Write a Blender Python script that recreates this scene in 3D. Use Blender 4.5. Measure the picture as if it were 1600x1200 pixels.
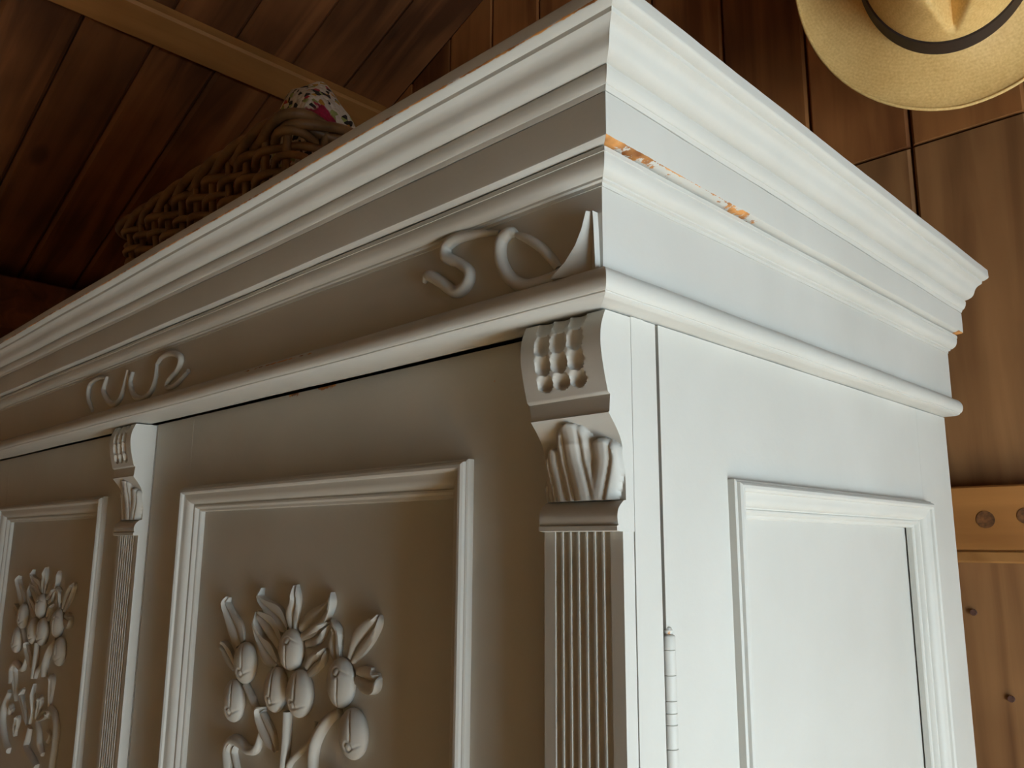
import bpy, bmesh, math, random
import numpy as np
from mathutils import Vector, Matrix

# ------------------------------------------------------------------ scene, camera, light
for o in list(bpy.data.objects): bpy.data.objects.remove(o, do_unlink=True)
scn = bpy.context.scene
COL = scn.collection
random.seed(7)
ZO = 1.75                       # height of the frieze's lower edge above the floor
YAW, PITCH, ROLL, FPX = math.radians(44.86), math.radians(10.95), math.radians(.36), 1298.0
CAM = np.array([.2695, -.3405, -.147])      # frieze frame: origin = lower front right corner of the frieze
def _rot():
    cy, sy, cp, sp = math.cos(YAW), math.sin(YAW), math.cos(PITCH), math.sin(PITCH)
    f = np.array([-sy*cp, cy*cp, sp]); r = np.array([cy, sy, 0.]); u = np.cross(r, f)
    cr, sr = math.cos(ROLL), math.sin(ROLL)
    return np.array([cr*r+sr*u, -sr*r+cr*u, f])
RM = _rot()
cd = bpy.data.cameras.new('camera'); cam = bpy.data.objects.new('camera', cd); COL.objects.link(cam)
m = Matrix.Identity(4)
for i in range(3):
    m[i][0], m[i][1], m[i][2] = RM[0][i], RM[1][i], -RM[2][i]
m[0][3], m[1][3], m[2][3] = CAM[0], CAM[1], CAM[2]+ZO
cam.matrix_world = m
cd.sensor_width = 36; cd.lens = FPX/1600*36; cd.clip_start = .01
scn.camera = cam
scn.view_settings.view_transform = 'Standard'; scn.view_settings.look = 'None'
scn.view_settings.gamma = 1; scn.view_settings.use_curve_mapping = False
scn.view_settings.exposure = 0.0

w = bpy.data.worlds.new('sky'); scn.world = w; w.use_nodes = True
w.node_tree.nodes['Background'].inputs[0].default_value = (.62, .78, 1, 1)
w.node_tree.nodes['Background'].inputs[1].default_value = 1.0

# the room: x from XL to XR, y from YF to YW (frieze frame)
XL, XR, YF, YW = -2.08, 1.25, -2.0, .72
WIN = (-.36, .26, -1.66, -.16)        # window opening in wall_right: y0, y1, z0, z1
sd = bpy.data.lights.new('sun', 'SUN'); sd.energy = 52; sd.angle = .009; sd.color = (1, .86, .64)
sun = bpy.data.objects.new('sun', sd); COL.objects.link(sun)
sun.rotation_euler = Vector((-.42, -.28, -.865)).to_track_quat('-Z', 'Y').to_euler()
ad = bpy.data.lights.new('window_daylight', 'AREA'); ad.shape = 'RECTANGLE'
ad.size = WIN[3]-WIN[2]; ad.size_y = WIN[1]-WIN[0]; ad.energy = 52; ad.color = (.76, .915, 1)
al = bpy.data.objects.new('window_daylight', ad); COL.objects.link(al)
al.location = (XR+.1, (WIN[0]+WIN[1])/2, (WIN[2]+WIN[3])/2+ZO); al.rotation_euler = (0, math.radians(90), 0)

# ------------------------------------------------------------------ helpers
def at(px, py, ax, val):
    """point where the photograph's pixel meets the plane axis=val (frieze frame)"""
    d = RM.T @ np.array([px-800., -(py-600.), FPX])
    return CAM + d*(val-CAM[ax])/d[ax]

def obj(name, verts, faces, mat, parent=None, smooth=None, wear=None, bevel=None):
    """verts in the frieze frame"""
    me = bpy.data.meshes.new(name)
    base = Vector((0, 0, 0))
    if parent is not None:
        b = parent
        while b is not None: base = base + b.location; b = b.parent
    vs = [(v[0]-base.x, v[1]-base.y, v[2]+ZO-base.z) for v in verts]
    me.from_pydata(vs, [], [tuple(f) for f in faces])
    bm = bmesh.new(); bm.from_mesh(me); bmesh.ops.recalc_face_normals(bm, faces=bm.faces)
    if bevel: bmesh.ops.bevel(bm, geom=bm.edges[:], offset=bevel, segments=1, affect='EDGES', profile=.5)
    bm.to_mesh(me); bm.free()
    me.materials.append(mat)
    if smooth is not None:
        for p in me.polygons: p.use_smooth = True
        me.set_sharp_from_angle(angle=math.radians(smooth))
    if wear is not None and len(wear) == len(me.vertices):
        a = me.attributes.new('wear', 'FLOAT', 'POINT'); a.data.foreach_set('value', wear)
    o = bpy.data.objects.new(name, me); COL.objects.link(o)
    if parent is not None: o.parent = parent
    return o

def empty(name, loc):
    o = bpy.data.objects.new(name, None); COL.objects.link(o); o.location = loc; o.empty_display_size = .05
    return o
def tag(o, label, cat, group=None):
    o['label'] = label; o['category'] = cat
    if group: o['group'] = group
    return o

def box_vf(x0, x1, y0, y1, z0, z1):
    v = [(x, y, z) for x in (x0, x1) for y in (y0, y1) for z in (z0, z1)]
    f = [(0, 1, 3, 2), (4, 6, 7, 5), (0, 4, 5, 1), (2, 3, 7, 6), (0, 2, 6, 4), (1, 5, 7, 3)]
    return v, f
def box(name, b, mat, parent=None, bevel=None):
    v, f = box_vf(*b); return obj(name, v, f, mat, parent, bevel=bevel)
def join_vf(parts):
    V, F = [], []
    for v, f in parts:
        n = len(V); V += list(v); F += [tuple(i+n for i in q) for q in f]
    return V, F

def loft(rings, cap=True):
    n = len(rings[0]); V = [p for r in rings for p in r]; F = []
    for i in range(len(rings)-1):
        for j in range(n):
            k = (j+1) % n
            F.append((i*n+j, i*n+k, (i+1)*n+k, (i+1)*n+j))
    if cap: F.append(tuple(range(n))[::-1]); F.append(tuple((len(rings)-1)*n+j for j in range(n)))
    return V, F

def smooth_path(pts, sub=6):
    P = [np.array(p, float) for p in pts]; out = []
    for i in range(len(P)-1):
        p0 = P[i-1] if i else 2*P[0]-P[1]; p1, p2 = P[i], P[i+1]
        p3 = P[i+2] if i+2 < len(P) else 2*P[-1]-P[-2]
        for k in range(sub):
            t = k/sub
            out.append(.5*((2*p1)+(-p0+p2)*t+(2*p0-5*p1+4*p2-p3)*t*t+(-p0+3*p1-3*p2+p3)*t**3))
    out.append(P[-1]); return out

def tube_vf(path, rad, n=8, normal=None, flat=1.0):
    """path: list of 3-vectors; rad: float or list; flat scales the section along 'normal'"""
    P = [np.array(p, float) for p in path]; N = len(P)
    R = [rad]*N if np.isscalar(rad) else rad
    rings = []; up = None
    for i in range(N):
        t = P[min(i+1, N-1)]-P[max(i-1, 0)]; t = t/(np.linalg.norm(t)+1e-9)
        if normal is not None: a = np.array(normal, float)
        else:
            a = up if up is not None else np.array([0, 0, 1.]) if abs(t[2]) < .9 else np.array([1., 0, 0])
        a = a-t*(a@t); a /= np.linalg.norm(a)+1e-9; up = a; b = np.cross(t, a)
        rings.append([P[i]+R[i]*(math.cos(q)*b+flat*math.sin(q)*a) for q in [2*math.pi*k/n for k in range(n)]])
    return loft(rings)

# ------------------------------------------------------------------ materials
def mat_new(name):
    m = bpy.data.materials.new(name); m.use_nodes = True
    nt = m.node_tree; return m, nt, nt.nodes, nt.links, nt.nodes['Principled BSDF']
def ramp(N, pts):
    r = N.new('ShaderNodeValToRGB'); e = r.color_ramp.elements
    while len(e) < len(pts): e.new(.5)
    for q, (p, c) in zip(e, pts): q.position = p; q.color = (*c, 1)
    return r

def paint_material():
    m, nt, N, L, B = mat_new('grey_white_paint')
    tc = N.new('ShaderNodeTexCoord')
    n1 = N.new('ShaderNodeTexNoise'); n1.inputs['Scale'].default_value = 9; n1.inputs['Detail'].default_value = 5
    L.new(tc.outputs['Object'], n1.inputs['Vector'])
    base = ramp(N, [(.3, (.497, .490, .447)), (.7, (.55, .543, .500))]); L.new(n1.outputs['Fac'], base.inputs[0])
    # wear: painted vertex weight broken up by noise
    at_ = N.new('ShaderNodeAttribute'); at_.attribute_name = 'wear'
    n2 = N.new('ShaderNodeTexNoise'); n2.inputs['Scale'].default_value = 130; n2.inputs['Detail'].default_value = 6; n2.inputs['Roughness'].default_value = .65
    L.new(tc.outputs['Object'], n2.inputs['Vector'])
    ad_ = N.new('ShaderNodeMath'); ad_.operation = 'ADD'; L.new(at_.outputs['Fac'], ad_.inputs[0]); L.new(n2.outputs['Fac'], ad_.inputs[1])
    th = N.new('ShaderNodeMapRange'); th.inputs[1].default_value = .98; th.inputs[2].default_value = 1.02; L.new(ad_.outputs[0], th.inputs[0])
    # rare small chips
    n3 = N.new('ShaderNodeTexNoise'); n3.inputs['Scale'].default_value = 55; n3.inputs['Detail'].default_value = 2
    L.new(tc.outputs['Object'], n3.inputs['Vector'])
    ch = N.new('ShaderNodeMapRange'); ch.inputs[1].default_value = .80; ch.inputs[2].default_value = .82; L.new(n3.outputs['Fac'], ch.inputs[0])
    mx = N.new('ShaderNodeMath'); mx.operation = 'MAXIMUM'; L.new(th.outputs[0], mx.inputs[0]); L.new(ch.outputs[0], mx.inputs[1])
    n4 = N.new('ShaderNodeTexNoise'); n4.inputs['Scale'].default_value = 60
    L.new(tc.outputs['Object'], n4.inputs['Vector'])
    wood = ramp(N, [(.35, (.23, .085, .025)), (.6, (.62, .29, .09))]); L.new(n4.outputs['Fac'], wood.inputs[0])
    mix = N.new('ShaderNodeMixRGB'); L.new(mx.outputs[0], mix.inputs[0]); L.new(base.outputs[0], mix.inputs[1]); L.new(wood.outputs[0], mix.inputs[2])
    L.new(mix.outputs[0], B.inputs['Base Color'])
    B.inputs['Roughness'].default_value = .5; B.inputs['Specular IOR Level'].default_value = .3
    # brush marks
    nb = N.new('ShaderNodeTexNoise'); nb.inputs['Scale'].default_value = 220; nb.inputs['Detail'].default_value = 4
    L.new(tc.outputs['Object'], nb.inputs['Vector'])
    bp = N.new('ShaderNodeBump'); bp.inputs['Strength'].default_value = .12; bp.inputs['Distance'].default_value = .0012
    L.new(nb.outputs['Fac'], bp.inputs['Height']); L.new(bp.outputs[0], B.inputs['Normal'])
    return m

def wood_material(name, dark, light, axis, rough=.55, scale=1.0, var=.26):
    m, nt, N, L, B = mat_new(name)
    tc = N.new('ShaderNodeTexCoord'); oi = N.new('ShaderNodeObjectInfo')
    off = N.new('ShaderNodeVectorMath'); off.operation = 'SCALE'
    cb = N.new('ShaderNodeCombineXYZ'); 
    for i in range(3): L.new(oi.outputs['Random'], cb.inputs[i])
    L.new(cb.outputs[0], off.inputs[0]); off.inputs['Scale'].default_value = 37
    addv = N.new('ShaderNodeVectorMath'); L.new(tc.outputs['Object'], addv.inputs[0]); L.new(off.outputs[0], addv.inputs[1])
    mp = N.new('ShaderNodeMapping'); s = [22*scale]*3; s[axis] = 1.6*scale; mp.inputs['Scale'].default_value = s
    L.new(addv.outputs[0], mp.inputs[0])
    n1 = N.new('ShaderNodeTexNoise'); n1.inputs['Scale'].default_value = 1; n1.inputs['Detail'].default_value = 8; n1.inputs['Distortion'].default_value = .8
    L.new(mp.outputs[0], n1.inputs['Vector'])
    n2 = N.new('ShaderNodeTexNoise'); n2.inputs['Scale'].default_value = 3.2; n2.inputs['Detail'].default_value = 3
    L.new(addv.outputs[0], n2.inputs['Vector'])
    mixf = N.new('ShaderNodeMath'); mixf.operation = 'MULTIPLY_ADD'; mixf.inputs[1].default_value = .55; L.new(n2.outputs['Fac'], mixf.inputs[0])
    hlf = N.new('ShaderNodeMath'); hlf.operation = 'MULTIPLY'; hlf.inputs[1].default_value = .5; L.new(n1.outputs['Fac'], hlf.inputs[0]); L.new(hlf.outputs[0], mixf.inputs[2])
    r = ramp(N, [(.39, dark), (.63, light)]); L.new(mixf.outputs[0], r.inputs[0])
    # knots
    vo = N.new('ShaderNodeTexVoronoi'); vo.inputs['Scale'].default_value = 1
    mk = N.new('ShaderNodeMapping'); sk = [5.2*scale]*3; sk[axis] = 2.6*scale; mk.inputs['Scale'].default_value = sk
    L.new(addv.outputs[0], mk.inputs[0]); L.new(mk.outputs[0], vo.inputs['Vector'])
    kr = N.new('ShaderNodeMapRange'); kr.inputs[1].default_value = .05; kr.inputs[2].default_value = .11; kr.inputs[3].default_value = .45; kr.inputs[4].default_value = 1
    L.new(vo.outputs['Distance'], kr.inputs[0])
    vr = N.new('ShaderNodeMapRange'); vr.inputs[3].default_value = 1-var; vr.inputs[4].default_value = 1+var*.6; L.new(oi.outputs['Random'], vr.inputs[0])
    mm = N.new('ShaderNodeMath'); mm.operation = 'MULTIPLY'; L.new(kr.outputs[0], mm.inputs[0]); L.new(vr.outputs[0], mm.inputs[1])
    sc = N.new('ShaderNodeVectorMath'); sc.operation = 'SCALE'; L.new(r.outputs[0], sc.inputs[0]); L.new(mm.outputs[0], sc.inputs['Scale'])
    L.new(sc.outputs[0], B.inputs['Base Color'])
    B.inputs['Roughness'].default_value = rough
    bp = N.new('ShaderNodeBump'); bp.inputs['Strength'].default_value = .25; bp.inputs['Distance'].default_value = .002
    L.new(n1.outputs['Fac'], bp.inputs['Height']); L.new(bp.outputs[0], B.inputs['Normal'])
    return m

def plain(name, col, rough=.6, noise=0.0, nscale=40, bump=0.0):
    m, nt, N, L, B = mat_new(name)
    n = N.new('ShaderNodeTexNoise'); n.inputs['Scale'].default_value = nscale; n.inputs['Detail'].default_value = 4
    tc = N.new('ShaderNodeTexCoord'); L.new(tc.outputs['Object'], n.inputs['Vector'])
    r = ramp(N, [(.3, tuple(c*(1-noise) for c in col)), (.7, tuple(min(1, c*(1+noise)) for c in col))])
    L.new(n.outputs['Fac'], r.inputs[0]); L.new(r.outputs[0], B.inputs['Base Color']); B.inputs['Roughness'].default_value = rough
    if bump:
        bp = N.new('ShaderNodeBump'); bp.inputs['Strength'].default_value = bump; bp.inputs['Distance'].default_value = .002
        L.new(n.outputs['Fac'], bp.inputs['Height']); L.new(bp.outputs[0], B.inputs['Normal'])
    return m

def straw_material():
    m, nt, N, L, B = mat_new('woven_straw')
    tc = N.new('ShaderNodeTexCoord')
    # concentric rings of fine braid, in the hat's own x/z plane
    sp = N.new('ShaderNodeSeparateXYZ'); L.new(tc.outputs['Object'], sp.inputs[0])
    cb = N.new('ShaderNodeCombineXYZ'); L.new(sp.outputs['X'], cb.inputs['X']); L.new(sp.outputs['Z'], cb.inputs['Y'])
    wv = N.new('ShaderNodeTexWave'); wv.wave_type = 'RINGS'; wv.rings_direction = 'Z'; wv.inputs['Scale'].default_value = 75; wv.inputs['Distortion'].default_value = 1.2; wv.inputs['Detail'].default_value = 2
    L.new(cb.outputs[0], wv.inputs['Vector'])
    n = N.new('ShaderNodeTexNoise'); n.inputs['Scale'].default_value = 380; n.inputs['Detail'].default_value = 2; L.new(tc.outputs['Object'], n.inputs['Vector'])
    n2 = N.new('ShaderNodeTexNoise'); n2.inputs['Scale'].default_value = 14; L.new(tc.outputs['Object'], n2.inputs['Vector'])
    a = N.new('ShaderNodeMath'); a.operation = 'MULTIPLY_ADD'; a.inputs[1].default_value = .05; L.new(wv.outputs['Fac'], a.inputs[0])
    b = N.new('ShaderNodeMath'); b.operation = 'MULTIPLY_ADD'; b.inputs[1].default_value = .5; L.new(n.outputs['Fac'], b.inputs[0])
    c = N.new('ShaderNodeMath'); c.operation = 'MULTIPLY'; c.inputs[1].default_value = .35; L.new(n2.outputs['Fac'], c.inputs[0]); L.new(c.outputs[0], b.inputs[2]); L.new(b.outputs[0], a.inputs[2])
    r = ramp(N, [(.25, (.70, .43, .14)), (.62, (.93, .66, .27))]); L.new(a.outputs[0], r.inputs[0])
    L.new(r.outputs[0], B.inputs['Base Color']); B.inputs['Roughness'].default_value = .55
    bp = N.new('ShaderNodeBump'); bp.inputs['Strength'].default_value = .35; bp.inputs['Distance'].default_value = .0008
    L.new(a.outputs[0], bp.inputs['Height']); L.new(bp.outputs[0], B.inputs['Normal'])
    return m

def crochet_material():
    m, nt, N, L, B = mat_new('crocheted_wool')
    tc = N.new('ShaderNodeTexCoord')
    v = N.new('ShaderNodeTexVoronoi'); v.inputs['Scale'].default_value = 150; L.new(tc.outputs['Object'], v.inputs['Vector'])
    sepc = N.new('ShaderNodeSeparateColor'); L.new(v.outputs['Color'], sepc.inputs[0])
    # mostly cream stitches with a few black, orange, green and red ones
    r = ramp(N, [(0, (.02, .02, .018)), (.16, (.62, .56, .44)), (.74, (.5, .27, .04)), (.83, (.66, .60, .48)), (.92, (.33, .38, .12)), (.97, (.45, .05, .06))])
    r.color_ramp.interpolation = 'CONSTANT'; L.new(sepc.outputs[0], r.inputs[0])
    # a crimson flower motif: distance from its centre, ragged by noise
    d = N.new('ShaderNodeVectorMath'); d.operation = 'DISTANCE'; L.new(tc.outputs['Object'], d.inputs[0]); d.inputs[1].default_value = FLOWER
    n = N.new('ShaderNodeTexNoise'); n.inputs['Scale'].default_value = 60; L.new(tc.outputs['Object'], n.inputs['Vector'])
    ma = N.new('ShaderNodeMath'); ma.operation = 'MULTIPLY_ADD'; ma.inputs[1].default_value = .05; L.new(n.outputs['Fac'], ma.inputs[0]); L.new(d.outputs['Value'], ma.inputs[2])
    k = N.new('ShaderNodeMapRange'); k.inputs[1].default_value = .062; k.inputs[2].default_value = .058; L.new(ma.outputs[0], k.inputs[0])
    red = ramp(N, [(0, (.22, .01, .03)), (1, (.45, .015, .07))]); L.new(sepc.outputs[1], red.inputs[0])
    mx = N.new('ShaderNodeMixRGB'); L.new(k.outputs[0], mx.inputs[0]); L.new(r.outputs[0], mx.inputs[1]); L.new(red.outputs[0], mx.inputs[2])
    L.new(mx.outputs[0], B.inputs['Base Color']); B.inputs['Roughness'].default_value = .9
    bp = N.new('ShaderNodeBump'); bp.inputs['Strength'].default_value = .9; bp.inputs['Distance'].default_value = .004; bp.invert = True
    L.new(v.outputs['Distance'], bp.inputs['Height']); L.new(bp.outputs[0], B.inputs['Normal'])
    return m

PAINT = paint_material()
BOARD = wood_material('stained_wall_boards', (.165, .056, .016), (.50, .21, .064), 2)
PLY = wood_material('weathered_wall_boards', (.15, .062, .021), (.43, .215, .083), 2)
ROOF = wood_material('stained_roof_planks', (.095, .033, .011), (.32, .120, .039), 0)
PURLIN = wood_material('bare_pine_beam', (.34, .145, .036), (.55, .26, .075), 1)
RAIL = wood_material('pine_rail', (.24, .095, .022), (.46, .20, .052), 0)
FLOORM = wood_material('pale_floor_boards', (.40, .27, .15), (.58, .42, .25), 0)
PLASTER = wood_material('pale_pine_boards', (.36, .26, .13), (.52, .39, .20), 2)
WILLOW = plain('brown_willow', (.25, .145, .062), .45, .45, 30, .3)
STRAW = straw_material()
BANDM = plain('dark_brown_ribbon', (.028, .017, .016), .55, .15, 120)
RUST = plain('rusty_iron', (.10, .045, .03), .7, .4, 200)
KNOT = plain('dark_pine_knot', (.15, .062, .020), .6, .6, 190)
DARK = plain('dark_cavity_wood', (.03, .02, .014), .9, .2, 20)

# ------------------------------------------------------------------ the room
def struct(o): o['kind'] = 'structure'; return o
WOODX = (XL, XR)
SLOPE = math.radians(21.52); TS = math.tan(SLOPE)
def roof_z(x): return .853+(x+1.193)*TS            # underside of the left roof slope
RIDGE = .05
def roof_any(x): return roof_z(x) if x < RIDGE else roof_z(2*RIDGE-x)

v, f = box_vf(XL-.1, XR+.25, YF-.1, YW+.1, -ZO-.08, -ZO)
struct(obj('floor', v, f, FLOORM))
# back wall: a backing slab and vertical boards with open joints
gx = [XL-.1, RIDGE, XR+.1]
def gable(name, y0, y1, mat, dz=.0):
    pts = [(XL-.1, -ZO), (XR+.1, -ZO), (XR+.1, roof_any(XR+.1)+dz), (RIDGE, roof_any(RIDGE)+dz), (XL-.1, roof_any(XL-.1)+dz)]
    return obj(name, *loft([[(x, y0, z) for x, z in pts], [(x, y1, z) for x, z in pts]]), mat)
wb = struct(gable('wall_back', YW+.012, YW+.06, DARK, .02))
JZ = .3566                                      # butt joint across the wall, right of the wardrobe
SEAM = [-.0655+.1307*k for k in range(-16, 17)]
for i in range(len(SEAM)-1):
    x0, x1 = max(SEAM[i], XL), min(SEAM[i+1], XR)
    if x1-x0 < .03: continue
    dy = random.uniform(0, .0025); g = random.uniform(.0010, .0022)
    def board(z0f, mat, xa, xb, dy):
        tops = [(xa, roof_any(xa)), (xb, roof_any(xb))] if z0f is None else None
        zl = JZ+.0012 if z0f is None else -ZO
        pts = [(xa+g, zl), (xb-g, zl)]
        if z0f is None:
            pts.append((xb-g, roof_any(xb-g)-.002))
            if xa < RIDGE < xb: pts.append((RIDGE, roof_any(RIDGE)-.002))
            pts.append((xa+g, roof_any(xa+g)-.002))
        else: pts += [(xb-g, JZ-.0012), (xa+g, JZ-.0012)]
        b = .0035
        cx, cz = sum(p[0] for p in pts)/len(pts), sum(p[1] for p in pts)/len(pts)
        def ins(p): return (p[0]+(b if p[0] < cx else -b), p[1]+(.0015 if p[1] < cz else -.0015))
        fr = [(ins(p)[0], YW-dy, ins(p)[1]) for p in pts]
        md = [(p[0], YW-dy+b, p[1]) for p in pts]; bk = [(p[0], YW+.014, p[1]) for p in pts]
        return obj('board', *loft([fr, md, bk]), mat, wb)
    board(None, BOARD, x0, x1, dy)
    board(0, PLY, x0, x1, random.uniform(0, .003))

# rail nailed across the boards, at the right
zr0, zr1 = -.1635, -.0787
rv, rf = box_vf(-1.9, XR, YW-.026, YW-.003, zr0+.013, zr1)
rail = obj('wall_rail', rv, rf, RAIL, wb, bevel=.002)
lv, lf = box_vf(-1.9, XR, YW-.0275, YW-.003, zr0, zr0+.0135)
obj('rail_edging', lv, lf, PURLIN, wb, bevel=.002)
for q, r_ in (((1540, 812), .0095), ((1603, 806), .0085)):
    c = at(q[0], q[1], 1, YW-.026)
    obj('knot', *tube_vf([(c[0], YW-.0266, c[2]), (c[0], YW-.020, c[2])], r_, 18, (0, 0, 1)), KNOT, wb)
# screw holes / screw heads in the boards below the rail
for q in ((1522, 957), (1581, 1092)):
    c = at(q[0], q[1], 1, YW-.003)
    obj('screw_head', *tube_vf([(c[0], YW-.006, c[2]), (c[0], YW+.004, c[2])], .0035, 10), RUST, wb)

# left wall, right wall with its window, front wall
struct(box('wall_left', (XL-.1, XL, YF, YW+.012, -ZO, roof_any(XL)+.01), BOARD))
y0, y1, z0, z1 = WIN
parts = [box_vf(XR, XR+.1, YF, y0, -ZO, roof_any(XR)+.02), box_vf(XR, XR+.1, y1, YW+.012, -ZO, roof_any(XR)+.02),
         box_vf(XR, XR+.1, y0, y1, -ZO, z0), box_vf(XR, XR+.1, y0, y1, z1, roof_any(XR)+.02)]
struct(obj('wall_right', *join_vf(parts), PLASTER))
fr = .045
wf = struct(obj('window_1', *join_vf([box_vf(XR+.02, XR+.08, y0, y0+fr, z0, z1), box_vf(XR+.02, XR+.08, y1-fr, y1, z0, z1),
     box_vf(XR+.02, XR+.08, y0+fr, y1-fr, z0, z0+fr), box_vf(XR+.02, XR+.08, y0+fr, y1-fr, z1-fr, z1)]), PAINT))
obj('mullion', *box_vf(XR+.03, XR+.07, (y0+y1)/2-.02, (y0+y1)/2+.02, z0+fr, z1-fr), PAINT, wf)
struct(gable('wall_front', YF-.06, YF, PLASTER, .02))

# ceiling: backing slab, planks running down the slope, purlin, wall plate
def slope_slab(name, xa, xb, t0, t1, mat, y0, y1):
    """between the roof underside lifted by t0 and t1 (vertical)"""
    pts = [(xa, roof_any(xa)+t0), (xb, roof_any(xb)+t0), (xb, roof_any(xb)+t1), (xa, roof_any(xa)+t1)]
    return obj(name, *loft([[(x, y0, z) for x, z in pts], [(x, y1, z) for x, z in pts]]), mat)
ce = struct(slope_slab('ceiling', XL-.2, RIDGE, .016, .05, DARK, YF-.1, YW+.1))
struct(slope_slab('ceiling', RIDGE, XR+.3, .004, .04, ROOF, YF-.1, YW+.1))
L_pl = (RIDGE-XL)/math.cos(SLOPE)
PW = .1285
edges = [YW+.006-PW*k for k in range(0, 26)]
def plank_mesh():
    g, b, t = .0010, .0075, .016
    sec = [(0+g, t), (0+g, b), (b+g, 0), (PW-b-g, 0), (PW-g, b), (PW-g, t)]
    V, F = loft([[(0, y, z) for y, z in sec], [(L_pl, y, z) for y, z in sec]])
    me = bpy.data.meshes.new('plank'); me.from_pydata(V, [], F)
    bm = bmesh.new(); bm.from_mesh(me); bmesh.ops.recalc_face_normals(bm, faces=bm.faces); bm.to_mesh(me); bm.free()
    me.materials.append(ROOF); return me
pm = plank_mesh()
for k in range(len(edges)-1):
    o = bpy.data.objects.new('plank', pm); COL.objects.link(o); o.parent = ce
    o.location = (XL, edges[k+1], roof_z(XL)+ZO+random.uniform(-.0025, .002)); o.rotation_euler = (0, -SLOPE, 0)
def beam_on_slope(name, x, wd, ht, mat):
    c, s = math.cos(SLOPE), math.sin(SLOPE)
    g = np.array([x, 0, roof_z(x)]); sl = np.array([c, 0, s]); nn = np.array([s, 0, -c])
    q = [g+nn*(-.002), g+nn*ht, g+nn*ht-sl*wd, g-sl*wd+nn*(-.002)]
    return obj(name, *loft([[(p[0], YF, p[2]) for p in q], [(p[0], YW-.006, p[2]) for p in q]]), mat, ce, bevel=.005)
beam_on_slope('purlin', -1.193, .076, .032, PURLIN)
obj('wall_plate', *box_vf(XL, XL+.10, YF, YW-.006, roof_z(XL)-.14, roof_z(XL)-.01), ROOF, ce, bevel=.004)
obj('wall_plate', *box_vf(XL, XL+.04, YF, YW-.006, roof_z(XL)-.30, roof_z(XL)-.17), ROOF, ce, bevel=.004)

# ------------------------------------------------------------------ the wardrobe
XW = -1.345            # left end of the frieze
YB = .565              # back
XS = -.009             # right side face
YD, YDB = .036, .0600  # door front and back planes
WR = empty('wardrobe', (XW/2, YB/2, 0))
tag(WR, 'tall grey-white painted wooden wardrobe with moulded cornice and carved doors', 'wardrobe')
ZB = -1.66

# carcass
V = [box_vf(XW+.03, XS-.024, YDB+.003, YB, ZB, -.0175)]
carc = obj('carcass', *join_vf(V), PAINT, WR)
obj('plinth', *box_vf(XW-.008, XS+.012, .02, YB, -ZO, ZB), PAINT, WR, bevel=.004)

def curve_prof(pts, sub): return [tuple(p) for p in smooth_path(pts, sub)]
LIP = [(.0425, .1345), (.0444, .1325), (.0447, .1256), (.0446, .1248), (.0441, .1241), (.0434, .1236), (.0405, .1222), (.0384, .1220), (.0380, .1196)]
COVE = curve_prof([(.0372, .1192), (.0338, .1175), (.0314, .1146), (.0301, .1112), (.0284, .1083), (.0252, .1063), (.0216, .1053)], 3)
OVO = [(.0210, .1052), (.0209, .1043)] + curve_prof([(.0216, .1042), (.0214, .1015), (.0203, .0982), (.0186, .0962), (.0178, .0960)], 3) + [(.0176, .0952), (.0166, .0932)]
CROWN = LIP+COVE+OVO
UPPER = [(.0164, .0926), (.0164, .0690), (.0161, .0678), (.0150, .0672), (.0112, .0668)]
LOWER = [(.0104, .0655), (.0104, .0628)]+curve_prof([(.0098, .0626), (.0096, .0590), (.0082, .0552), (.0050, .0528), (.0030, .0523)], 3)+[(.0028, .0510), (.0008, .0506), (.0006, .0485)]
FRIEZE = [(0, .0485), (0, .0010)]
BEAD = curve_prof([(.0005, .0015), (.0045, -.0002), (.0080, -.0035), (.0094, -.0080), (.0086, -.0120), (.0070, -.0140)], 3)+[(.0063, -.0140), (.0061, -.0149), (.0040, -.0160), (.0020, -.0164)]
GROUPS = [('crown_moulding', CROWN, -.012), ('upper_board', UPPER, -.010), ('lower_moulding', LOWER, -.010), ('frieze_board', FRIEZE, -.016), ('bead_moulding', BEAD, -.030)]
core = obj('cornice', *join_vf([box_vf(XW+.02, -.02, .02, YB-.002, .116, .1348), box_vf(XW+.02, -.02, YB-.03, YB-.002, -.0163, .112)]), PAINT, WR)

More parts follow.
